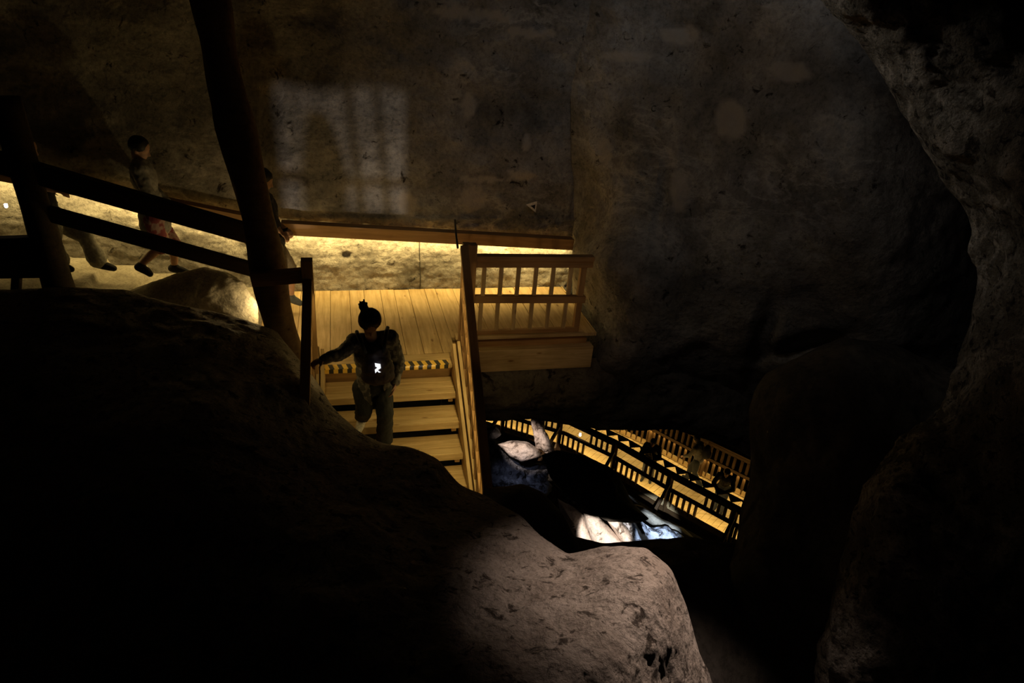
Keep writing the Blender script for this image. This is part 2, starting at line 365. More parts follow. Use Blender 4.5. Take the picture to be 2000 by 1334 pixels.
for i in range(nr_):
    y = -260 + (840 + 260) * i / (nr_ - 1)
    for j in range(nc_):
        t = j / (nc_ - 1); x0 = 1112 + 6 * min(1, max(0, y) / 470) + (12 if y > 640 else 0); x = x0 + (2120 - x0) * t ** 1.35
        v = float(f(np.array(x), np.array(y))); w = 0
        # the two hollows: crack above the dark ledge and the long crease
        w += .28 * math.exp(-((x - 1480 - (700 - y) * .28) / 20) ** 2 - ((y - 650) / 55) ** 2)
        w += .25 * math.exp(-((y - 690 + (x - 1500) * .22) / 16) ** 2 - ((x - 1560) / 80) ** 2)
        w += .05 * math.exp(-((x - 1290 + (y - 400) * .16) / 10) ** 2 - ((y - 390) / 80) ** 2)
        w += .04 * math.exp(-((x - 1335 + (y - 500) * .4) / 8) ** 2 - ((y - 500) / 40) ** 2)
        w -= .18 * math.exp(-((x - 1500) / 45) ** 2 - ((y - 660) / 40) ** 2)
        PW[i, j] = at_v(x, y, v + w)
PTW = np.zeros((nr_, nc_))
for (px, py, rx, ry) in ((1180, 293, 14, 26), (1330, 68, 42, 18), (1545, 140, 40, 22), (1430, 235, 32, 42), (1325, 375, 22, 38), (915, 228, 15, 25), (1235, 110, 60, 10)):
    for i in range(nr_):
        y = -260 + 1100 * i / (nr_ - 1)
        for j in range(nc_):
            t = j / (nc_ - 1); x = 1118 + (2120 - 1118) * t ** 1.35
            rr = math.hypot((x - px) / rx, (y - py) / ry) + .3 * noise.noise(Vector((x * .05, y * .05, 0))); PTW[i, j] = max(PTW[i, j], min(1, max(0, (1.1 - rr) / .3)) * .75)
def dW(p, i, j): return (.06 * fbm(p, 1.1, 6) + .03 * abs(fbm(p + 5, 4, 4))) * min(1, j / 12)
struct(gridmesh('wall_right', PW, MROCKW, dW, PTW))
# rock the landing stands on; its lower lip overhangs the shaft
rim = [(860, 800, 7.3), (950, 822, 7.3), (1040, 818, 7.3), (1120, 832, 7.3), (1190, 840, 7.2), (1240, 836, 7.2), (1300, 832, 7.1), (1370, 855, 7.0), (1430, 872, 6.9), (1470, 895, 6.8), (1540, 930, 6.7)]
top = [(860, 690), (950, 700), (1150, 700), (1300, 690), (1450, 690), (1560, 690)]
c_ = [(a, b, v) for a, b, v in rim] + [(a, b, 7.25) for a, b in top] + [(a, 760, 7.05) for a in (900, 1000, 1150, 1300, 1450)]
struct(relief('wall_under_landing', rim, top, c_, MROCKB, 150, 46, .25, 40, (2.2, .5), .07, 1.6))
# near side wall on the right with the arch edge
ridge = [(1430, -260, 4.3), (1560, -60, 4.3), (1640, 40, 4.2), (1700, 110, 4.2), (1745, 185, 4.1), (1790, 265, 4.0), (1840, 345, 3.9), (1880, 392, 3.8), (1903, 450, 3.75), (1908, 540, 3.7), (1893, 640, 3.6), (1868, 730, 3.6), (1835, 800, 3.5), (1760, 870, 3.4), (1690, 950, 3.3), (1640, 1100, 3.1), (1600, 1300, 2.9), (1580, 1560, 2.7)]
base = [(2150, -400), (2250, -200), (2350, 0), (2400, 300), (2400, 600), (2400, 900), (2400, 1200), (2400, 1560)]
c_ = ridge[::2] + [(2000, 0, 3.7), (2000, 400, 3.25), (2000, 800, 2.9), (2000, 1200, 2.5), (2400, 0, 3.2), (2400, 500, 2.7), (2400, 1000, 2.3), (2400, 1500, 2.0)]
struct(relief('wall_near_right', ridge, base, c_, MROCKN, 200, 110, .35, 110, (1.3, .6), .075, 1.9))
# dark mass at the right of the shaft
ridge = [(1400, 1560, 3.6), (1405, 1300, 3.8), (1420, 1120, 4.2), (1436, 1060, 4.5), (1442, 1000, 4.6), (1464, 930, 4.7), (1468, 880, 4.8), (1463, 800, 4.9), (1478, 755, 5.0), (1500, 725, 5.0), (1560, 695, 5.0), (1640, 662, 5.0), (1740, 670, 4.9), (1860, 720, 4.7), (2000, 760, 4.4)]
base = [(1500, 1570), (1700, 1570), (1900, 1570), (2050, 1560), (2100, 1300), (2100, 1000), (2100, 850)]
c_ = ridge[::2] + [(1600, 900, 4.3), (1600, 1200, 3.7), (1800, 900, 4.0), (1800, 1200, 3.4), (1700, 1550, 3.0), (2100, 1000, 3.6)]
struct(relief('wall_lower_right', ridge, base, c_, MROCKD, 170, 80, .4, 90, (1.6, .8), .08, 1.4))
# near boulder ledge over which the view looks down
ridgeA = [(-300, 585, 7.0), (0, 567, 6.92), (130, 561, 6.88), (250, 566, 6.8), (330, 592, 6.6), (440, 612, 6.5), (540, 645, 6.35), (575, 690, 6.0), (618, 742, 5.6), (650, 795, 5.3), (700, 842, 5.0), (750, 866, 4.85), (800, 872, 4.7), (855, 895, 4.5), (900, 945, 4.3), (958, 972, 4.0), (1018, 1008, 3.7), (1055, 1050, 3.4), (1110, 1082, 3.2), (1180, 1064, 3.0), (1265, 1068, 2.8), (1312, 1110, 2.65), (1345, 1190, 2.5), (1368, 1280, 2.4), (1395, 1345, 2.35), (1470, 1560, 2.2)]
baseA = [(-350, 1560), (0, 1560), (500, 1560), (900, 1560), (1100, 1560), (1250, 1560), (1400, 1580)]
c_ = ridgeA + [(0, 800, 5.2), (0, 1100, 3.8), (0, 1400, 2.9), (400, 800, 4.7), (400, 1100, 3.3), (400, 1400, 2.5), (700, 1000, 3.7), (700, 1300, 2.4), (900, 1100, 3.1), (1000, 1300, 2.2), (1150, 1200, 2.45), (1250, 1400, 2.05), (1000, 1560, 1.8), (-300, 1560, 2.6), (400, 1560, 2.2)]
ledge = relief('rock_ledge', ridgeA, baseA, c_, MROCKA, 330, 190, .22, 70, (.22, .12), .045, 1.7)
tag(ledge, 'huge rough foreground boulder, black at left and lit pinkish at its lower right end', 'rock')
# darker rock shoulder between the near boulder and the shaft
ridge = [(944, 949, 4.5), (960, 950, 4.5), (1020, 944, 4.5), (1062, 962, 4.5), (1100, 1002, 4.5), (1122, 1048, 4.5), (1180, 1060, 4.5), (1260, 1055, 4.5), (1350, 1049, 4.5), (1440, 1062, 4.5), (1520, 1080, 4.5)]
base = [(950, 1300), (1050, 1350), (1200, 1400), (1400, 1450), (1550, 1450)]
c_ = ridge + [(900, 1200, 3.9), (1200, 1250, 3.6), (1450, 1300, 3.5), (1200, 1400, 3.2)]
sh = relief('rock_shoulder', ridge, base, c_, MROCKD, 170, 60, .3, 70, (.7, .6), .05, 1.7)
tag(sh, 'unlit black rock shoulder behind the lit boulder at the edge of the shaft', 'rock')
# cave roof (above the frame, closes the place)
PR = np.zeros((40, 60, 3))
for i in range(40):
    for j in range(60): PR[i, j] = L(-8 + 13 * j / 59, 2.2 + 6.8 * i / 39, 6.6 - .8 * (i / 39) ** 2)
struct(gridmesh('ceiling', PR, MROCKB, lambda p, i, j: .25 * fbm(p, .7, 5)))
# lower cavern floor and far wall
PF = np.zeros((60, 80, 3))
for i in range(60):
    for j in range(80):
        x = -8 + 24 * j / 79; y = 8 + 20 * i / 59; PF[i, j] = (x, y, -12.2 + .10 * (y - 14) + .9 * fbm((x, y, 0), .25, 4))
struct(gridmesh('floor_cavern', PF, MROCKD, None))
PF = np.zeros((50, 80, 3))
for i in range(50):
    for j in range(80):
        x = -6 + 22 * j / 79; z = -13 + 11 * i / 49; PF[i, j] = (x, 24.0 - .55 * (x - 3) + .25 * max(0, z + 7) ** 1.0 * -1 + .6 * fbm((x, 0, z), .5, 5), z)
struct(gridmesh('wall_cavern', PF, MROCKD, None))
# ================================================================== STONE PATH, LANDING, STAIRS
def path_z(u): return max(0, -.9 - u) * .235
bm = bmesh.new()
PF = np.zeros((46, 150, 3))
for i in range(46):
    for j in range(150):
        u = -6.5 + 5.7 * j / 149; v = 6.75 + 1.75 * i / 45
        s = max(0, -.95 - u); st = math.floor(s / .42); fr = s / .42 - st
        z = .0 + .099 * (st + min(1, fr / .10)) - .03
        PF[i, j] = L(u, v, z + .012 * fbm((u, v, 0), 2.6, 5))
struct(gridmesh('floor_path', PF, MFLOOR, None))
# landing
lp = thing('landing', L(.5, 7.4, 0), 'yellow-lit pine plank landing under the glowing wall ledge at the stair head', 'landing')
bm = bmesh.new(); x = -.92; k = 0; rs = random.Random(3)
while x < 2.98:
    w = rs.uniform(.17, .25); x1 = min(x + w, 2.99)
    front = 6.60 if x1 < 1.28 else 6.96
    if x < 1.2 < x1: x1 = 1.2; front = 6.60
    zt = rs.uniform(-.004, .003)
    boxmesh(bm, x + .0022, x1 - .0022, front + rs.uniform(0, .004), 8.40 , -.045, zt); x = x1; k += 1
bmesh.ops.bevel(bm, geom=list(bm.edges), offset=.002, segments=1, affect='EDGES')
me = bpy.data.meshes.new('planking'); 
for v_ in bm.verts: v_.co = Vector((v_.co.y, -v_.co.x, v_.co.z))     # grain runs along local X
bm.to_mesh(me); bm.free()
pk = link('planking', me, MW, lp); m = Matrix.Identity(4)
for i in range(3): m[i][0] = V2[i]; m[i][1] = -V1[i]; m[i][2] = VZ[i]
m.translation = -Vector(lp.location); pk.matrix_local = m
beam('front_board', L(-.42, 6.466, -.022), L(1.19, 6.466, -.022), .255, .045, MW, lp)
hz = beam('hazard_stripe', L(-.26, 6.385, .003), L(1.08, 6.385, .003), .098, .004, MHAZ, lp, bevel=.001, label='black and yellow striped warning tape')
hz2 = beam('hazard_stripe', L(-.26, 6.337, -.022), L(1.08, 6.337, -.022), .006, .048, MHAZ, lp, bevel=.001, label='black and yellow striped warning tape')
beam('sill_board', L(1.24, 6.93, .022), L(2.80, 6.93, .022), .11, .04, MW, lp)
beam('joist', L(1.22, 6.97, -.10), L(2.86, 6.97, -.10), .08, .09, MWD, lp)
beam('fascia_beam', L(1.22, 6.90, -.265), L(2.92, 6.90, -.265), .14, .285, MW, lp)
beam('fascia_board', L(-.32, 6.46, -.14), L(1.16, 6.46, -.14), .05, .19, MWD, lp)
for u in (1.5, 2.75): beam('strut', L(u, 7.02, -.40), L(u, 7.02, -1.0), .09, .12, MWD, lp)
# stairs
RUN, RISE = .30, .17
st = thing('staircase', L(.45, 5.0, -.8), 'lit open wooden stair of broad plank treads descending from the landing', 'staircase')
for k in range(1, 10):
    v1 = 6.34 - RUN * k; z = -RISE * k
    bm = bmesh.new(); sh_ = -.017 * k
    rs = random.Random(k)
    d = [0, .112, .222, .335]
    for a, b in zip(d[:-1], d[1:]): boxmesh(bm, 0, 1.34, a + .002, b - .002, -.082, rs.uniform(-.002, .002))
    bmesh.ops.bevel(bm, geom=list(bm.edges), offset=.004, segments=1, affect='EDGES')
    o = finish(bm, 'tread', MW, st); m = frame(L(-.21 + sh_ * .3, v1, z), L(1.13 + sh_ * .3, v1, z)); m.translation = m.translation - rootpos(st); o.matrix_local = m
    for u in (-.17, 1.07): beam('cleat', L(u + sh_ * .3, v1 + .02, z - .105), L(u + sh_ * .3, v1 + .29, z - .105), .05, .045, MWD, st)
def sl(u0, u1, v0, v1, z0): return L(u0, v0, z0), L(u1, v1, z0 - (v0 - v1) * RISE / RUN)
for name, (ua, ub), off, w, h in (('stringer', (1.145, 1.085), -.005, .035, .30), ('skirt_board', (1.195, 1.135), .035, .035, .26), ('stringer', (-.225, -.275), -.005, .035, .30), ('skirt_board', (-.27, -.32), .035, .03, .26)):
    a, b = sl(ua, ub, 6.52, 3.5, off + .07); beam(name, a, b, w, h, MW, st)
# railings of the stair
def stair_rail(side, label):
    ua, ub = ((1.27, 1.09) if side > 0 else (-.315, -.375))
    v0, v1 = (6.80, 3.7) if side > 0 else (6.20, 3.7)
    z0 = 1.16 if side > 0 else 1.06
    t = thing('stair_railing', L(ua, v0, 0), label, 'railing')
    def at(v, dz=0):
        s = (v0 - v); k = s / (v0 - v1); return L(ua + (ub - ua) * k, v, z0 + dz - s * RISE / RUN)
    if side > 0: beam('newel_post', L(1.30, 6.84, -.40), L(1.30, 6.84, 1.19), .075, .085, MWD, t)
    else: beam('newel_post', L(-.315, 6.22, -.75), L(-.315, 6.22, 1.255), .105, .105, MOLD if False else MWD, t)
    beam('handrail', at(v0), at(v1), .085, .06, MWD, t, profile=(.045, .05))
    beam('middle_rail', at(v0 - .03, -.46), at(v1, -.46), .04, .075, MWD, t)
    beam('bottom_rail', at(v0 - .15, -.84), at(v1, -.84), .04, .075, MWD, t)
    n = 15
    for k in range(n):
        v = v0 - .22 - k * .185
        p = at(v, -.07); q = at(v, -.86); beam('baluster', q, p, .035, .045, MWD, t)
    a, b = at(v0 - .1, -.09), at(v1, -.09)
    c = L(*( -side * .03, 0, 0))
    return t, a, b
srr, ra, rb = stair_rail(1, 'tall pine railing along the right edge of the stair, seen almost end-on')
srl, la, lb = stair_rail(-1, 'dark railing on the left of the stair whose post the woman holds')
strip('stair_led', ra + V1 * -.05, rb + V1 * -.05, .02, 8.5, LED, -VZ - V1 * .55)
lb = la.lerp(lb, .28)
strip('stair_led', la + V1 * .05, lb + V1 * .05, .02, .9, LED, -VZ + V1 * .55)
beam('crossrail', L(-.82, 6.30, 1.03), L(-.36, 6.24, 1.09), .09, .13, MWD, srl)
# landing railing
lr = thing('landing_railing', L(2.0, 6.93, 0), 'pine railing with two rows of balusters on the right side of the landing', 'railing')
beam('newel_post', L(1.38, 6.93, -.40), L(1.38, 6.93, 1.15), .105, .105, MWD, lr)
beam('top_rail', L(1.42, 6.93, .995), L(2.80, 6.93, .975), .10, .055, MWD, lr, profile=(.055, .085))
beam('middle_rail', L(1.42, 6.93, .50), L(2.76, 6.93, .465), .07, .085, MWD, lr)
beam('bottom_rail', L(1.42, 6.93, .075), L(2.72, 6.93, .075), .05, .05, MWD, lr)
for k, u in enumerate((1.52, 1.715, 1.915, 2.12, 2.325, 2.535)):
    beam('baluster', L(u, 6.93, .09), L(u, 6.93, .46), .045, .04, MW, lr); beam('baluster', L(u + .012, 6.93, .53), L(u + .012, 6.93, .89), .045, .04, MW, lr)
beam('end_post', L(2.70, 6.95, .0), L(2.70, 6.95, .93), .07, .07, MWD, lr)
# wooden ledges on the wall hiding the light strips
def ledge_beam(name, a, b, label, sl_=None):
    a, b = Vector(a), Vector(b); t = thing(name, (a + b) / 2, label, 'ledge')
    beam('front_board', a, b, .035, .15, MWD, t)
    beam('top_board', a + V2 * .06 + VZ * .06, b + V2 * .06 + VZ * .06, .13, .03, MWD, t)
    return t
ledge_beam('wall_ledge', L(-.68, 8.20, .895), L(3.0, 8.20, .685), 'long pine ledge on the rock wall above the landing hiding a light strip')
lb2 = ledge_beam('wall_ledge', L(-4.4, 8.20, 1.69), L(-.70, 8.20, .90), 'sloping dark ledge on the wall beside the stone path at left')
# cables
tag(tube('hanging_cable', [PV(894, 484, 6.86), PV(892, 468, 7.1), PV(890, 450, 7.6), PV(889, 430, 8.3)], .012, MWIRE), 'thin dark cable rising from the stair post to the wall ledge', 'cable')
tag(tube('wall_cable', [L(.98, 8.40, .80), L(.985, 8.40, .5), L(1.0, 8.39, .2), L(1.0, 8.385, .01)], .007, MWIRE), 'thin vertical cable down the lit stone wall beside the stair head', 'cable')
# small triangular reflector on the wall
bm = bmesh.new(); c = PV(1040, 404, 8.33)
def tri(s, y0, y1, bm):
    pts = [(-.09 * s, .03 * s), (.055 * s, .075 * s), (.05 * s, -.075 * s)]
    a = [bm.verts.new(c + V1 * x + VZ * z + V2 * y0) for x, z in pts]; b = [bm.verts.new(c + V1 * x + VZ * z + V2 * y1) for x, z in pts]
    bm.faces.new(a); bm.faces.new(b[::-1])
    for i in range(3): bm.faces.new((a[i], a[(i + 1) % 3], b[(i + 1) % 3], b[i]))
sg = thing('triangle_sign', c, 'small white triangular sign with a dark centre on the wall above the landing', 'sign')
tri(1, 0, .012, bm); o = finish(bm, 'plate', plain('white_paint', (.75, .70, .62), .6), sg); o.data.transform(Matrix.Translation(-c))
bm = bmesh.new(); tri(.42, -.004, .002, bm); o = finish(bm, 'dark_centre', MBLK, sg); o.data.transform(Matrix.Translation(-c)); o.location = V1 * .012
# ring bolt
bm = bmesh.new(); c = PV(1277, 212, 7.12); rr = []
for i in range(20):
    t = math.pi * 1.5 * i / 19 + .9; rr.append(c + (V1 * math.cos(t) + VZ * math.sin(t)) * .028)
tag(tube('ring_bolt', rr, .007, MMETAL), 'tiny steel ring bolt on the upper cave wall', 'ring')
# ================================================================== TIMBERS AND PATH RAILING AT LEFT
pts = [L(-.98 - .05, 6.55, 3.9), L(-.92, 6.52, 3.3), L(-.80, 6.5, 2.1), L(-.72, 6.48, 1.2), L(-.60, 6.46, .3), L(-.54, 6.45, -.15)]
rs_ = []
full = [pts[0].lerp(pts[-1], k / 40) + V1 * .012 * math.sin(k * .35) for k in range(41)]
tag(tube('timber_pole', full, .13, MOLD, seg=18, rads=[.145 + .012 * math.sin(k * .5) + .018 * (k / 40) for k in range(41)], jitter=.13), 'thick rough round timber pole rising out of the frame left of the landing', 'pole')
tag(tube('wire_rope', [L(-.37 + .06 * k / 14 + .006 * math.sin(k * 2), 6.42 - .35 * k / 14, .62 - 1.0 * k / 14) for k in range(15)], .009, MWIRE, jitter=.5), 'thin wire hanging along the right foot of the timber pole', 'wire')
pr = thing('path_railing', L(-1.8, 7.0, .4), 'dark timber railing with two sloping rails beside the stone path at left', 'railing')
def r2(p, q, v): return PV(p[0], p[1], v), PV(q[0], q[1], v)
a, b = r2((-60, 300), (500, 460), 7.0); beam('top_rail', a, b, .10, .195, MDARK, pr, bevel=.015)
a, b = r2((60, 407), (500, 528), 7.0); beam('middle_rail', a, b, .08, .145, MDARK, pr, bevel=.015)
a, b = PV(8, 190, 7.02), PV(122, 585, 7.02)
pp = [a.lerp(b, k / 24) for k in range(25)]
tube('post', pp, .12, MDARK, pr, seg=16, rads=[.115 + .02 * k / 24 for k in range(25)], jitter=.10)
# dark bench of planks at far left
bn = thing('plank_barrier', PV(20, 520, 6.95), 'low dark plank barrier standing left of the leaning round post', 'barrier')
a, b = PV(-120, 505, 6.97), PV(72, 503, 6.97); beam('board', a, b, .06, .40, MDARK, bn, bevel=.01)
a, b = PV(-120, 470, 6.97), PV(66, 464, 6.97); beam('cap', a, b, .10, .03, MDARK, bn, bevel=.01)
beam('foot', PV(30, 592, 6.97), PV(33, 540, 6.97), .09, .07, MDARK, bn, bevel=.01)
# lit boulder between path and pole
lump('boulder', [(240, 575), (290, 552), (345, 537), (400, 529), (440, 531), (478, 548), (500, 590), (500, 640), (400, 650), (300, 620)], 7.42, .22, .35, MFLOOR, .05, 2.2, label='low rounded boulder glowing yellow at the foot of the timber pole', cat='rock')
# ================================================================== UNSEEN FLOODLIGHT WITH AN ADDED GOBO THAT THROWS THE SHADOWS ON THE BACK WALL
FL = L(1.04, 4.68, -.80); fd = (L(-.02, 8.4, 1.72) - FL).normalized()
fl = thing('floodlight', FL, 'small unseen floodlight with an added bar and silhouette guard on the lower steps of the stair', 'lamp')
m = frame(FL, FL + fd); mm = m.copy(); mm.translation = Vector((0, 0, 0))
def flpart(name, fn, mat):
    bm = bmesh.new(); fn(bm); o = finish(bm, name, mat, fl); return o
def gobo_piece(bm, pts, dist=.15, th=.003):
    a = []; b = []
    for u, z in pts:
        r = L(u, 8.42, z) - FL; q = r * (dist / r.dot(fd)); a.append(bm.verts.new(q)); b.append(bm.verts.new(q + fd * th))
    bm.faces.new(a); bm.faces.new(b[::-1]); n = len(a)
    for k in range(n): bm.faces.new((a[k], a[(k + 1) % n], b[(k + 1) % n], b[k]))
def gr(bm):
    R = (-.66, .82, 1.0, 2.50)
    for q in ([(-4.5, -.4), (R[0], -.4), (R[0], 9), (-4.5, 9)], [(R[1], -.4), (2.2, -.4), (2.2, 9), (R[1] - .05, 9)], [(R[0], R[3]), (R[1], R[3]), (R[1], 9), (R[0], 9)], [(R[0], -.4), (R[1], -.4), (R[1], R[2]), (R[0], R[2])]): gobo_piece(bm, q)
    for x0, x1, w in ((.28, .14, .09), (.60, .47, .075)): gobo_piece(bm, [(x0 - w / 2, .9), (x0 + w / 2, .9), (x1 + w / 2, 2.5), (x1 - w / 2, 2.5)], .152)
    gobo_piece(bm, [(-.92, 1.40), (.92, 1.36), (.92, 1.46), (-.92, 1.54)], .148)
    gobo_piece(bm, [(-.42, .9), (.06, .9), (.12, 1.45), (.06, 1.75), (-.02, 2.0), (-.08, 2.16), (-.18, 2.22), (-.30, 2.18), (-.36, 2.0), (-.40, 1.7)], .146)  # plate cut as a silhouette, added to cast a person's shadow
flpart('gobo', gr, MMETAL)
def hs(bm): boxmesh(bm, -.14, -.012, -.05, .05, -.05, .05, mm); boxmesh(bm, -.012, .15, -.058, -.053, -.075, .075, mm); boxmesh(bm, -.012, .15, .053, .058, -.075, .075, mm)
flpart('housing', hs, MMETAL)
beam('stand', FL + Vector((0, 0, -.22)), FL - fd * .08 + Vector((0, 0, -.03)), .03, .03, MMETAL, fl)
spot('floodlight_bulb', FL, FL + fd * 3, 150, (1, .87, .76), 52, .1, .0025)
# unseen warm spot, added in front of the railing to give its brown light
spot('railing_fill', L(2.6, 4.4, .85), L(1.9, 6.93, .35), 15, (1, .62, .32), 80, 1, .05)
# ================================================================== LOWER CAVERN: WALKWAY
WZ = -9.0
near = [Vector((*p, WZ)) for p in ((-1.6, 18.95), (.2, 18.25), (1.9, 17.62), (3.33, 16.62), (4.72, 15.36), (6.30, 14.08), (7.9, 12.85))]
def offs(pts, d):
    out = []
    for i, p in enumerate(pts):
        t = (pts[min(i + 1, len(pts) - 1)] - pts[max(i - 1, 0)]).normalized(); out.append(p + Vector((-t.y, t.x, 0)) * d)
    return out
far = offs(near, 2.05)
wk = thing('walkway', near[3], 'yellow-lit plank footbridge deck deep down in the lower cavern', 'walkway')
bm = bmesh.new(); rs = random.Random(5)
for i in range(len(near) - 1):
    a, b, c, d = near[i], near[i + 1], far[i + 1], far[i]; n = int((b - a).length / .16)
    for k in range(n):
        p, q = a.lerp(b, k / n), a.lerp(b, (k + .95) / n); r_, s_ = d.lerp(c, (k + .95) / n), d.lerp(c, k / n); z = rs.uniform(-.004, .004)
        vs = [bm.verts.new(x + VZ * (z + dz)) for dz in (-.05, 0) for x in (p, q, r_, s_)]
        for f in ((0, 1, 2, 3), (4, 7, 6, 5), (0, 4, 5, 1), (1, 5, 6, 2), (2, 6, 7, 3), (3, 7, 4, 0)): bm.faces.new([vs[x] for x in f])
for v_ in bm.verts: v_.co -= near[3]
o = finish(bm, 'planking', MW, wk)
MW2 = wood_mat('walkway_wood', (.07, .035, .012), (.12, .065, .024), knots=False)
for i in range(len(near) - 1):
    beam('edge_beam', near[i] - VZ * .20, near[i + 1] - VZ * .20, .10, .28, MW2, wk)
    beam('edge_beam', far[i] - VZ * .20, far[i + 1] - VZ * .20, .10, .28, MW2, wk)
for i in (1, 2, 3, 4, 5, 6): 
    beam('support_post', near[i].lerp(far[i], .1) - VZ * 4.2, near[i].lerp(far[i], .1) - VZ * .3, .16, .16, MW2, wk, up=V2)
def bridge_rail(pts, label, hgt, inward, panels):
    t = thing('bridge_railing', pts[3], label, 'railing')
    up = lambda p, z: p + VZ * z
    for i in range(len(pts) - 1):
        a, b = pts[i], pts[i + 1]
        beam('top_rail', up(a, hgt), up(b, hgt), .14, .06, MW2, t)
        beam('middle_rail', up(a, hgt * .53), up(b, hgt * .53), .08, .10, MW2, t)
        beam('bottom_rail', up(a, .10), up(b, .10), .05, .17, MW, t)
        beam('upper_rail', up(a, hgt - .11), up(b, hgt - .11), .05, .09, MW2, t)
        pw = 13 if panels else 11
        strip('bridge_led', up(a, hgt * .53 - .06) + inward * .05, up(b, hgt * .53 - .06) + inward * .05, .03, pw * (b - a).length / 2, LED, -VZ + inward * .8)
    # posts and balusters at a regular pitch along the line
    Ls = [0]
    for i in range(len(pts) - 1): Ls.append(Ls[-1] + (pts[i + 1] - pts[i]).length)
    def at(s):
        for i in range(len(pts) - 1):
            if s <= Ls[i + 1] + 1e-6: return pts[i].lerp(pts[i + 1], (s - Ls[i]) / (Ls[i + 1] - Ls[i]))
        return pts[-1]
    PIT = 1.92; s0 = Ls[4] - 2 * PIT * 2 + .03; k = 0; s = s0
    while s < .05: s += PIT
    s -= PIT
    nb = 0
    while s < Ls[-1] - .1:
        if s > .05:
            p = at(s); beam('post', up(p, -.3), up(p, hgt), .11, .11, MW2, t, up=V2)
            if panels: beam('brace', up(p, hgt * .72) - inward * .07, up(p, -.05) - inward * 1.0, .08, .10, MW2, t, up=inward)
        for half in (0, 1):
            for j in range(5):
                x = s + half * PIT / 2 + PIT / 2 * (j + .7) / 5.2
                if not (.05 < x < Ls[-1] - .05) or nb > 96: continue
                p = at(x)
                lower = (half == 0) if panels else None
                if lower is None or lower is False:
                    if x > 1.6: beam('baluster', up(p, hgt * .58), up(p, hgt - .15), .05, .085, MW2, t, up=V2); nb += 1
                if lower is None or lower is True:
                    if x > 1.6: beam('baluster', up(p, .05), up(p, hgt * .5), .05, .085, MW2, t, up=V2); nb += 1
        s += PIT
    if panels:       # zigzag trim lying flat beside the handrail
        s = 1.7; f_ = 0
        bm = bmesh.new()
        while s < Ls[-1] - .5:
            p, q, m_ = at(s), at(s + .40), at(s + .20)
            z = VZ * (hgt + .02); w = inward * .34; e = inward * .07
            vs = [bm.verts.new(x - pts[3]) for x in (p + e + z, q + e + z, m_ + w + z, p + e + z - VZ * .02, q + e + z - VZ * .02, m_ + w + z - VZ * .02)]
            vs2 = None
            # the solid pieces are the teeth that hang from the outer slat
            a_, b_, c_2 = p + w, q + w, m_ + e
            tv = [bm.verts.new(x + z + dz - pts[3]) for dz in (VZ * 0, VZ * -.02) for x in (a_, c_2, b_)]
            for ff in ((0, 1, 2), (3, 5, 4), (0, 3, 4, 1), (1, 4, 5, 2), (2, 5, 3, 0)): bm.faces.new([tv[x] for x in ff])
            for v_ in vs: bm.verts.remove(v_)
            s += .40
        finish(bm, 'zigzag_trim', MW2, t)
        for i in range(len(pts) - 1): beam('trim_slat', up(pts[i], hgt + .01) + inward * .36, up(pts[i + 1], hgt + .01) + inward * .36, .05, .03, MW2, t)
    return t
inw = Vector((.60, .80, 0)).normalized()
bridge_rail(near, 'near railing of the footbridge with checkerboard baluster panels and zigzag trim', 1.12, inw, True)
bridge_rail(far, 'far railing of the footbridge with rows of glowing gaps between balusters', 1.30, -inw, False)
# ------------------------------------------------------------------ boulders of the lower cavern
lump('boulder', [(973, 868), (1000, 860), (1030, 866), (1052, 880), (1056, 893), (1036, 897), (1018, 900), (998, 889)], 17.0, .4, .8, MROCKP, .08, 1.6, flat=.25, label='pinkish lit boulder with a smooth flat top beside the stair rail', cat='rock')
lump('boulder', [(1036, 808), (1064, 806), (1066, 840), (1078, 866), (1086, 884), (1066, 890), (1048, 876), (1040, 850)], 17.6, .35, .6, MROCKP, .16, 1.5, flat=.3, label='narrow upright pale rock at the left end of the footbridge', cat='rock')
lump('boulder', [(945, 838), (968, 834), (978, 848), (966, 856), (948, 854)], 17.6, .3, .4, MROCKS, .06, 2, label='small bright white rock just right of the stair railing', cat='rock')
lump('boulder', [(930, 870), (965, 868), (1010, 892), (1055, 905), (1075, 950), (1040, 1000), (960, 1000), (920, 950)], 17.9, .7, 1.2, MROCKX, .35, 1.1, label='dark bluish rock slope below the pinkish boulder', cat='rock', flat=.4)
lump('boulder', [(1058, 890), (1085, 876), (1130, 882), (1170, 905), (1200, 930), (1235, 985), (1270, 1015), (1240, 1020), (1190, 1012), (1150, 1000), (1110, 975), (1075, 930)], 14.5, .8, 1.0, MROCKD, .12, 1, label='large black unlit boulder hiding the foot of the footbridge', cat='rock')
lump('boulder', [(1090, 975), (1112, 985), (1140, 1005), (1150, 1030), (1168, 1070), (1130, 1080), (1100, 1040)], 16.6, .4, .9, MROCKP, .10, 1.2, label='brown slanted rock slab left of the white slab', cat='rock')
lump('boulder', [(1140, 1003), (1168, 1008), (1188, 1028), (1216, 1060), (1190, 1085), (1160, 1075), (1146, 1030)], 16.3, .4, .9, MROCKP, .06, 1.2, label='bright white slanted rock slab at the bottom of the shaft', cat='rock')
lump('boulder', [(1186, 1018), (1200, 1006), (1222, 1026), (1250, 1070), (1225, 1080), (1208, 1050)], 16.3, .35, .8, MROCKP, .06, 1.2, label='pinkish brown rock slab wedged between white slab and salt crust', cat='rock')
lump('boulder', [(1212, 1010), (1232, 1014), (1246, 1036), (1258, 1064), (1240, 1066), (1226, 1040)], 16.4, .3, .7, MROCKS, .07, 1.6, label='narrow blue-white salt-crusted rock ridge', cat='rock')
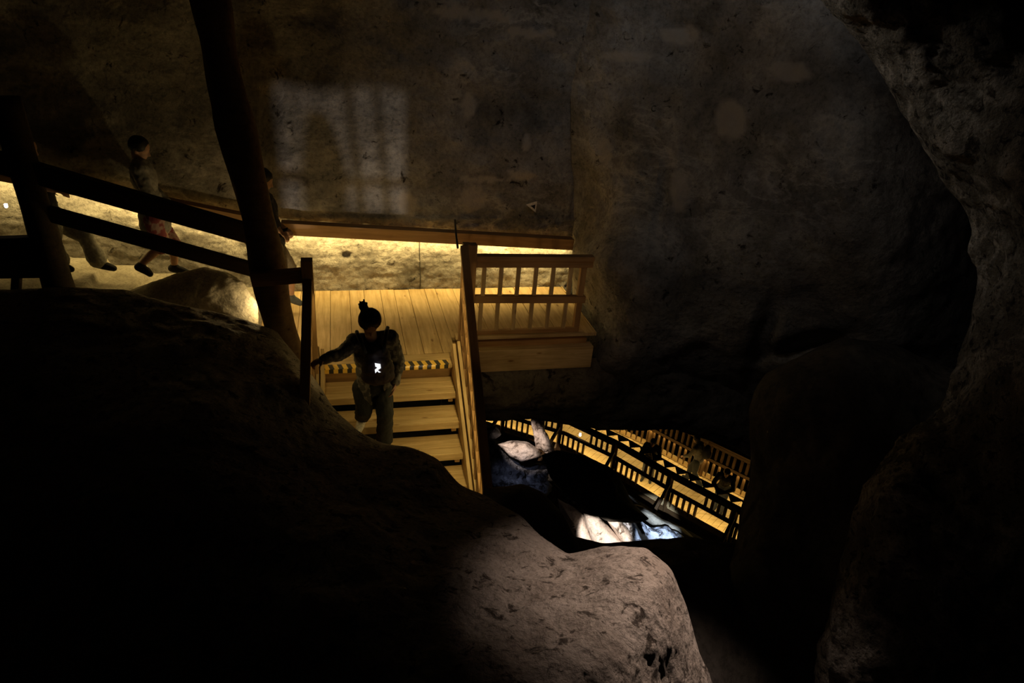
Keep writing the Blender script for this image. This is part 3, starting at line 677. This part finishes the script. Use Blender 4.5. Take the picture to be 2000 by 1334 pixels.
lump('boulder', [(1250, 1016), (1258, 1024), (1278, 1034), (1300, 1030), (1325, 1042), (1346, 1056), (1330, 1075), (1275, 1070), (1264, 1044)], 16.6, .4, .8, MROCKS, .12, 1.5, label='broad jagged blue-white salt crust at the shaft bottom right', cat='rock')
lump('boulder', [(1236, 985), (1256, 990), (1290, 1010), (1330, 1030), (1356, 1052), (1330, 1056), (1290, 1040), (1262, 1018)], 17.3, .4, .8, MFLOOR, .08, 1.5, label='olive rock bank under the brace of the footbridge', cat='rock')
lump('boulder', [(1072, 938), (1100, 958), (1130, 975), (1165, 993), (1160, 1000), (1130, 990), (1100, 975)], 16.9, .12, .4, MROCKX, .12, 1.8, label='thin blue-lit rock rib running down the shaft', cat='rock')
# small glowing lamps
def bulb(c, r, label):
    bm = bmesh.new(); bmesh.ops.create_uvsphere(bm, u_segments=12, v_segments=8, radius=r); boxmesh(bm, -r * .7, r * .7, -r * .7, r * .7, r * .7, r * 1.6)
    o = finish(bm, 'lamp', plain('bulb_glow', (1, .93, .80), .4, emit=5, var=0), smooth=True); o.location = c; tag(o, label, 'lamp')
bulb(PZ(1133, 850, -8.2), .04, 'tiny white glowing lamp beside the railing at the left end of the footbridge')
bulb(PV(12, 403, 7.3), .016, 'tiny glowing lamp behind the leaning post at the far left edge')
# ================================================================== PEOPLE
def cone(bm, p0, r0, p1, r1, seg=14):
    p0, p1 = Vector(p0), Vector(p1); d = p1 - p0; l = max(d.length, 1e-4); d = d / l
    a = d.orthogonal().normalized(); b = d.cross(a); rings = []
    K = 4
    prof = [(-math.cos(t) * r0, math.sin(t) * r0) for t in [math.pi / 2 * k / K for k in range(1, K + 1)]] + [(l + math.sin(t) * r1, math.cos(t) * r1) for t in [math.pi / 2 * k / K for k in range(0, K)]]
    for h, r in prof: rings.append([bm.verts.new(p0 + d * h + (a * math.cos(t) + b * math.sin(t)) * r) for t in [2 * math.pi * k / seg for k in range(seg)]])
    s = bm.verts.new(p0 - d * r0); e = bm.verts.new(p1 + d * r1)
    for i in range(len(rings) - 1):
        for k in range(seg): bm.faces.new((rings[i][k], rings[i][(k + 1) % seg], rings[i + 1][(k + 1) % seg], rings[i + 1][k]))
    for k in range(seg): bm.faces.new((s, rings[0][(k + 1) % seg], rings[0][k])); bm.faces.new((e, rings[-1][k], rings[-1][(k + 1) % seg]))
def ell(bm, c, axes, rad):
    r = bmesh.ops.create_uvsphere(bm, u_segments=20, v_segments=14, radius=1)
    for v in r['verts']: v.co = Vector(c) + axes[0] * v.co.x * rad[0] + axes[1] * v.co.y * rad[1] + axes[2] * v.co.z * rad[2]
def meshed(name, fill, mat, parent, voxel=.011, smooth=4, cut=None, label=None, wrinkle=0):
    bm = bmesh.new(); fill(bm); bmesh.ops.recalc_face_normals(bm, faces=bm.faces)
    me = bpy.data.meshes.new('tmp'); bm.to_mesh(me); bm.free()
    o = bpy.data.objects.new('tmp', me); COL.objects.link(o)
    m = o.modifiers.new('r', 'REMESH'); m.mode = 'VOXEL'; m.voxel_size = voxel
    m = o.modifiers.new('s', 'SMOOTH'); m.iterations = smooth; m.factor = .5
    dg = bpy.context.evaluated_depsgraph_get(); me2 = bpy.data.meshes.new_from_object(o.evaluated_get(dg)); bpy.data.objects.remove(o); bpy.data.meshes.remove(me)
    me2.name = name
    if cut or wrinkle:
        bm = bmesh.new(); bm.from_mesh(me2)
        if wrinkle:
            for v in bm.verts: v.co += v.normal * wrinkle * fbm(v.co, 14, 3)
        if cut: bmesh.ops.delete(bm, geom=[f for f in bm.faces if cut(f.calc_center_median())], context='FACES')
        bm.to_mesh(me2); bm.free()
    me2.materials.clear()
    for p in me2.polygons: p.use_smooth = True
    o = link(name, me2, mat, parent, label); me2.transform(Matrix.Translation(-rootpos(parent))); return o
def hand(bm, wrist, elbow, curl=.5, side=1, palm_n=None):
    d = (Vector(wrist) - Vector(elbow)).normalized(); n = Vector(palm_n) if palm_n is not None else d.orthogonal()
    n = (n - d * n.dot(d)).normalized(); s = d.cross(n) * side
    pc = Vector(wrist) + d * .05; ell(bm, pc, (s, n, d), (.040, .017, .052))
    for k, (off, ln_) in enumerate(((-.030, .062), (-.010, .074), (.011, .070), (.030, .055))):
        b = Vector(wrist) + d * .088 + s * off; m_ = b + (d * math.cos(curl * .7) - n * math.sin(curl * .7)) * ln_ * .55; e = m_ + (d * math.cos(curl * 1.8) - n * math.sin(curl * 1.8)) * ln_ * .5
        cone(bm, b - d * .02, .0095, m_, .0088, 10); cone(bm, m_, .0088, e, .0075, 10)
    b = Vector(wrist) + d * .030 - s * .032; m_ = b - s * .028 + d * .030 - n * .012; e = m_ + d * .030 - n * .012 - s * .006
    cone(bm, b, .013, m_, .010, 10); cone(bm, m_, .010, e, .008, 10)
def figure(label, J, face, up=None, style=None, voxel=.012, group=None, tilt=None):
    """J: joint positions in the world; face: direction of the chest; tilt: direction the face looks"""
    S = dict(top=MBLK, legs=MBLK, shoes=MBLK, hair=MHAIR, hairlen=.0, bun=False, sleeves='long', shorts=False, hands=(.5, .5), palm=(None, None)); S.update(style or {})
    F = Vector(face).normalized(); look_ = Vector(tilt if tilt is not None else face).normalized()
    hc = Vector(J['head']); side = look_.cross(VZ).normalized(); hup = side.cross(look_).normalized()
    t = thing('person', Vector(J['pelvis']) * 1.0, label, 'person', group)
    t.location.z = min(J['ankleR'][2], J['ankleL'][2]) - .08
    V = lambda k: Vector(J[k])
    chest = V('neck').lerp(V('pelvis'), .28); belly = V('neck').lerp(V('pelvis'), .68)
    cs = (V('shR') - V('shL')).normalized(); ct = (V('neck') - V('pelvis')).normalized(); cf = ct.cross(cs).normalized()
    if cf.dot(F) < 0: cf = -cf
    ax = (cs, cf, ct)
    def torso(bm, e=0):
        ell(bm, chest, ax, (.150 + e, .105 + e, .19 + e)); ell(bm, belly, ax, (.130 + e, .098 + e, .16 + e)); ell(bm, V('pelvis'), ax, (.150 + e, .110 + e, .12 + e))
        cone(bm, V('shR'), .055 + e, V('neck') - ct * .02, .062 + e); cone(bm, V('shL'), .055 + e, V('neck') - ct * .02, .062 + e)
    def arms(bm, e=0, upto=1.0):
        for s in 'RL':
            a, b, c = V('sh' + s), V('el' + s), V('wr' + s)
            cone(bm, a, .052 + e, b, .040 + e)
            if upto > .5: cone(bm, b, .040 + e, b.lerp(c, upto), (.028 + e) if upto == 1 else .034 + e)
    def legs(bm, e=0, f=0, upto=1.0):
        for s in 'RL':
            a, b, c = V('hip' + s), V('knee' + s), V('ankle' + s)
            cone(bm, a, .088 + e, b, .058 + e); cone(bm, b, .056 + e, b.lerp(c, .35 * min(1, upto)), .056 + e)
            if upto >= 1: cone(bm, b.lerp(c, .35), .056 + e, c.lerp(b, .10), .038 + e + f)
    def feet(bm, e=0):
        for s in 'RL':
            c, q = V('ankle' + s), V('toe' + s); d = (q - c); h = c + VZ * -.035 - Vector((d.x, d.y, 0)).normalized() * .03
            cone(bm, h, .034 + e, c + d * .55 - VZ * .012, .036 + e); cone(bm, c + d * .55 - VZ * .012, .036 + e, q, .026 + e); cone(bm, c, .036 + e, h, .034 + e)
    def body(bm):
        torso(bm); arms(bm); legs(bm); feet(bm)
        cone(bm, V('neck') - ct * .03, .055, hc - hup * .06 - look_ * .015, .052)
        ell(bm, hc + hup * .025, (side, look_, hup), (.074, .093, .092)); ell(bm, hc - hup * .045 + look_ * .022, (side, look_, hup), (.056, .066, .066))
        cone(bm, hc + look_ * .088 + hup * .008, .010, hc + look_ * .108 - hup * .028, .014, 10)            # nose
        for q in (-1, 1):
            ell(bm, hc + side * .074 * q - hup * .01 - look_ * .008, (side, look_, hup), (.010, .020, .032))     # ears
            ell(bm, hc + side * .030 * q + look_ * .078 + hup * .026, (side, look_, hup), (.022, .010, .008))    # brows
            ell(bm, hc + side * .030 * q + look_ * .076 + hup * .006, (side, look_, hup), (.014, .010, .008))    # eyelids
        ell(bm, hc + look_ * .084 - hup * .055, (side, look_, hup), (.024, .010, .007)); ell(bm, hc + look_ * .076 - hup * .088, (side, look_, hup), (.022, .016, .014))
        for i, s in enumerate('RL'): hand(bm, V('wr' + s), V('el' + s), S['hands'][i], 1 if s == 'R' else -1, S['palm'][i] if S['palm'][i] is not None else None)
    meshed('body', body, S.get('skin', MSKIN), t, voxel if voxel < .011 else .0105, 3)
    def hair(bm):
        ell(bm, hc + hup * .042 - look_ * .018, (side, look_, hup), (.092 + S.get('vol', 0), .102, .094 + S.get('vol', 0)))
        if S['hairlen']: ell(bm, hc - hup * .03 - look_ * .05, (side, look_, hup), (.078, .058, .11 + S['hairlen']))
        if S['bun']:
            b = hc + hup * .075 - look_ * .125 + side * .045 * S['bun']; ell(bm, b, (side, look_, hup), (.038, .045, .040))
            for k in range(7):
                a = k * .9; cone(bm, b, .016, b - look_ * (.030 + .012 * (k % 3)) + side * math.cos(a) * .040 + hup * math.sin(a) * .03, .007, 8)
    if S['hair'] is not None: meshed('hair', hair, S['hair'], t, max(.009, voxel), 2, wrinkle=.006)
    if S.get('shirt'): meshed('shirt', lambda bm: torso(bm, .012), S['shirt'], t, voxel, 4)
    cut = None
    if S.get('open'):
        w_ = S['open']
        def cut(c): r = c - chest; return r.dot(cf) > .02 and abs(r.dot(cs)) < w_ and -.62 < r.dot(ct) < .30
    def topf(bm):
        torso(bm, .026)
        arms(bm, .020, 1.0 if S['sleeves'] == 'long' else .25)
        if S.get('hem'): cone(bm, V('pelvis'), .15, V('pelvis') - ct * S['hem'], .165)
    top_o = meshed(S.get('topname', 'jacket'), topf, S['top'], t, voxel, 4, cut, wrinkle=.010)
    if S.get('open'):
        def collar(bm):
            for k in range(15):
                a = -2.2 + 4.4 * k / 14; p = V('neck') - ct * .035 - cf * math.cos(a) * .078 + cs * math.sin(a) * .085; cone(bm, p, .022, p + ct * .05, .014, 8)
        meshed('collar', collar, S['top'], top_o, .009, 3)
    def trs(bm):
        ell(bm, V('pelvis'), ax, (.162, .122, .12))
        if S['shorts']:
            for s in 'RL':
                a, b, c = V('hip' + s), V('knee' + s), V('ankle' + s); cone(bm, a, .108, b.lerp(c, S['shorts']), .088)
        else: legs(bm, .022, S.get('flare', .02))
    meshed('shorts' if S['shorts'] else 'trousers', trs, S['legs'], t, voxel, 4, wrinkle=.008)
    for s in 'RL':
        def shf(bm, s=s):
            c, q = V('ankle' + s), V('toe' + s); d = (q - c); h = c + VZ * -.035 - Vector((d.x, d.y, 0)).normalized() * .035
            cone(bm, h, .044, c + d * .55 - VZ * .014, .047); cone(bm, c + d * .55 - VZ * .014, .047, q, .036); cone(bm, c - VZ * .012, .047, h, .044)
        meshed('shoe', shf, S['shoes'], t, voxel, 3)
    return t
MJKT = camo('jacket_cloth', (.19, .17, .15), (.07, .062, .055))
MOLV = plain('olive_denim', (.016, .016, .015), .9)
MWHT = plain('white_canvas', (.72, .68, .60), .7)
MGRY = plain('grey_cloth', (.26, .25, .22), .9)
MSHT = camo('striped_shorts', (.34, .22, .20), (.22, .05, .06), 16)
MTOP = plain('pale_cloth', (.26, .25, .225), .9)
MNVY = plain('navy_cloth', (.014, .014, .018), .9)
MTAN = plain('beige_cloth', (.20, .17, .13), .9)
MBAG = plain('maroon_nylon', (.016, .005, .009), .7)
MPRT = plain('white_print', (.9, .9, .92), .5, emit=None, var=.05)
# --- woman coming down the stairs
def P(x, y, v): return PV(x, y, v)
fdir = -V2 + V1 * .05
Jw = dict(head=P(722, 631, 5.46), neck=P(727, 662, 5.62), pelvis=P(728, 752, 5.68), shR=P(693, 668, 5.62), shL=P(762, 660, 5.62), elR=P(664, 692, 5.55), wrR=P(632, 702, 5.46), elL=P(779, 705, 5.64), wrL=P(772, 745, 5.56),
          hipR=P(710, 757, 5.68), hipL=P(745, 757, 5.68), kneeR=P(712, 800, 5.58), kneeL=P(752, 808, 5.52), ankleR=L(.145, 5.83, -.255), ankleL=L(.345, 5.60, -.425), toeR=L(.10, 5.655, -.305), toeL=L(.365, 5.425, -.475))
figure('person with dark hair in a bun coming down the stair in a patterned jacket', Jw, fdir, tilt=-V2 * .72 + VZ * -.60 + V1 * .08,
       style=dict(top=MJKT, legs=MOLV, shoes=MWHT, shirt=MBLK, open=.062, bun=1, hairlen=0.02, vol=.012, hem=.06, hands=(1.1, .45), palm=(VZ, V1)), voxel=.009)
# bag worn on the chest, hung from two straps
Vc = P(738, 716, 5.50)
bag = thing('bag', Vc, 'dark maroon backpack worn on the front of the person on the stair', 'bag')
bx = V1; by = (V2 * .98 + VZ * .15).normalized(); bz = bx.cross(-by).normalized() * -1
if bz.z < 0: bz = -bz
meshed('pouch', lambda bm: (ell(bm, Vc - bz * .03, (bx, by, bz), (.150, .075, .17)), ell(bm, Vc - bz * .10, (bx, by, bz), (.155, .08, .11)), ell(bm, Vc + bz * .10 + by * .02, (bx, by, bz), (.115, .05, .13))), MBAG, bag, .010, 3, wrinkle=.01)
tube('strap', [P(697, 648, 5.66), P(699, 655, 5.54), P(706, 670, 5.47), P(714, 690, 5.46)], .018, MBLK, bag)
tube('strap', [P(757, 640, 5.66), P(755, 648, 5.54), P(752, 665, 5.47), P(750, 688, 5.46)], .018, MBLK, bag)
# the white printed mark on the bag, its brightness put in as emission
bm = bmesh.new()
mk = [[(732, 709), (743, 711), (744, 719), (738, 723), (744, 727), (740, 728), (737, 725), (733, 729), (732, 722), (737, 718), (733, 716)], [(734, 711), (736, 710), (736, 712), (734, 713)]]
for poly in mk[:1]:
    a = [bm.verts.new(P(x, y, 5.395) - Vc) for x, y in poly]; b = [bm.verts.new(P(x, y, 5.401) - Vc) for x, y in poly]
    bm.faces.new(a); bm.faces.new(b[::-1])
    for i in range(len(a)): bm.faces.new((a[i], a[(i + 1) % len(a)], b[(i + 1) % len(a)], b[i]))
MPGLOW = plain('print_glow', (.95, .97, 1.0), .4, emit=1.0, var=0)
finish(bm, 'bright_mark', MPGLOW, bag, label='small white printed mark brightened by an added glow')
# --- three people on the stone path
def gz(u): return path_z(u)
def walker(label, u, v, f, head, joints, style, tilt=None, voxel=.012): 
    return figure(label, joints, f, style=style, tilt=tilt, voxel=voxel)
# right one: mostly behind the pole, walking towards the landing
v = 7.75; z0 = gz(-.75)
J3 = dict(head=P(514, 352, v), neck=P(512, 380, v), pelvis=P(533, 470, v), shR=P(519, 392, v - .17), shL=P(515, 386, v + .17), elR=P(536, 442, v - .22), wrR=P(548, 452, v - .26), elL=P(536, 432, v + .2), wrL=P(556, 446, v + .1),
          hipR=P(533, 478, v - .09), hipL=P(533, 474, v + .09), kneeR=P(545, 528, v - .05), kneeL=P(566, 522, v + .1), ankleR=P(528, 596, v - .12), ankleL=P(569, 578, v + .06), toeR=P(548, 606, v - .12), toeL=P(586, 592, v + .02))
figure('person in a dark shirt and shorts half hidden behind the timber pole, holding a phone', J3, V1, tilt=V1 * .9 - VZ * .35 - V2 * .1,
       style=dict(top=MNVY, topname='shirt', sleeves='short', legs=MTAN, shorts=.05, shoes=plain('grey_shoe', (.07, .08, .085), .7), hands=(.9, .9), palm=(VZ, VZ)), voxel=.012)
ph = thing('phone', P(553, 451, 7.54), 'small dark phone held by the person behind the timber pole', 'phone')
beam('case', P(546, 453, 7.52), P(562, 447, 7.52), .08, .012, MBLK, ph, bevel=.004)
# middle one
v = 7.85
J2 = dict(head=P(272, 291, v), neck=P(274, 318, v), pelvis=P(299, 420, v), shR=P(270, 332, v - .17), shL=P(272, 322, v + .17), elR=P(292, 385, v - .24), wrR=P(318, 402, v - .20), elL=P(300, 372, v + .22), wrL=P(326, 392, v + .15),
          hipR=P(300, 428, v - .09), hipL=P(300, 424, v + .09), kneeR=P(322, 474, v - .06), kneeL=P(338, 468, v + .08), ankleR=P(276, 516, v - .1), ankleL=P(341, 519, v + .08), toeR=P(293, 535, v - .1), toeL=P(366, 532, v + .05))
figure('person in a pale top and reddish striped shorts stepping down the stone path', J2, V1 - VZ * .2, tilt=V1 * .9 - VZ * .35 - V2 * .1,
       style=dict(top=MTOP, topname='shirt', legs=MSHT, shorts=.18, shoes=MBLK, hem=.10, hands=(.7, .7), palm=(VZ, VZ)), voxel=.012)
# left one
J1 = dict(head=P(50, 290, v), neck=P(54, 318, v), pelvis=P(98, 425, v), shR=P(52, 332, v - .17), shL=P(56, 322, v + .17), elR=P(62, 362, v - .24), wrR=P(104, 371, v - .24), elL=P(66, 368, v + .22), wrL=P(100, 372, v + .2),
          hipR=P(100, 432, v - .09), hipL=P(104, 428, v + .09), kneeR=P(104, 472, v - .06), kneeL=P(166, 462, v + .06), ankleR=P(117, 513, v - .08), ankleL=P(192, 510, v + .06), toeR=P(139, 526, v - .08), toeL=P(222, 524, v + .04))
figure('person in a dark top and grey trousers walking behind the leaning post at left', J1, V1 - VZ * .15, tilt=V1 * .9 - VZ * .3,
       style=dict(top=MNVY, topname='shirt', sleeves='short', legs=MGRY, shoes=MBLK, flare=.045, hands=(.6, .6), palm=(VZ, VZ)), voxel=.012)
# --- people on the footbridge
MJK2 = plain('pale_jacket', (.16, .14, .11), .9)
def bridge_person(label, base, F, style, lean=.0, pose='lean', h=1.68, headtilt=None):
    B = Vector(base); F = Vector(F).normalized(); S = F.cross(VZ).normalized(); k = h / 1.70
    q = lambda f, s, z: tuple(B + F * f * k + S * s * k + VZ * z * k)
    l = lean
    J = dict(head=q(.10 + l * 1.2, 0, 1.56 - l * .3), neck=q(.03 + l, 0, 1.40 - l * .22), pelvis=q(0, 0, .92), shR=q(.02 + l, .19, 1.36 - l * .22), shL=q(.02 + l, -.19, 1.36 - l * .22), hipR=q(0, .09, .90), hipL=q(0, -.09, .90))
    if pose == 'lean': J.update(elR=q(.16 + l, .27, 1.10), wrR=q(.36 + l, .12, 1.10), elL=q(.16 + l, -.27, 1.10), wrL=q(.36 + l, -.12, 1.10), kneeR=q(.04, .10, .50), kneeL=q(.06, -.10, .50), ankleR=q(0, .11, .085), ankleL=q(-.02, -.11, .085), toeR=q(.15, .13, .04), toeL=q(.13, -.13, .04))
    else: J.update(elR=q(-.10 + l, .25, 1.10 - l * .1), wrR=q(.10 + l, .24, .90), elL=q(.12 + l, -.25, 1.08), wrL=q(.28 + l, -.20, .96), kneeR=q(.20, .10, .52), kneeL=q(-.02, -.10, .48), ankleR=q(.24, .11, .085), ankleL=q(-.30, -.10, .15), toeR=q(.39, .12, .04), toeL=q(-.18, -.11, .05))
    return figure(label, J, F, style=style, tilt=headtilt if headtilt is not None else F - VZ * .25, voxel=.016)
tdir = Vector((.78, -.62, 0))
bridge_person('person in black leaning on the near railing at the middle of the footbridge', PZ(1262, 938, WZ), -inw + tdir * .3, dict(top=MBLK, legs=MBLK, hem=.12), lean=.12)
t2 = PZ(1352, 946, WZ)
bridge_person('person in a pale jacket striding along the footbridge with a dark backpack', t2, -tdir, dict(top=MJK2, legs=MOLV, hairlen=.05), lean=.08, pose='walk')
bp = Vector(t2) + -tdir * .02 + VZ * 1.28
bk = thing('backpack', bp + tdir * .2, 'dark backpack on the back of the person striding along the footbridge', 'bag')
meshed('pouch', lambda bm: (ell(bm, bp + tdir * .20, (inw, tdir, VZ), (.16, .11, .24)), ell(bm, bp + tdir * .27 - VZ * .06, (inw, tdir, VZ), (.13, .08, .14))), MBLK, bk, .016, 3)
bridge_person('person in dark clothes leaning on the near railing at the right end of the footbridge', PZ(1400, 1000, WZ), -inw + tdir * .2, dict(top=MNVY, legs=MNVY, hem=.12), lean=.10)
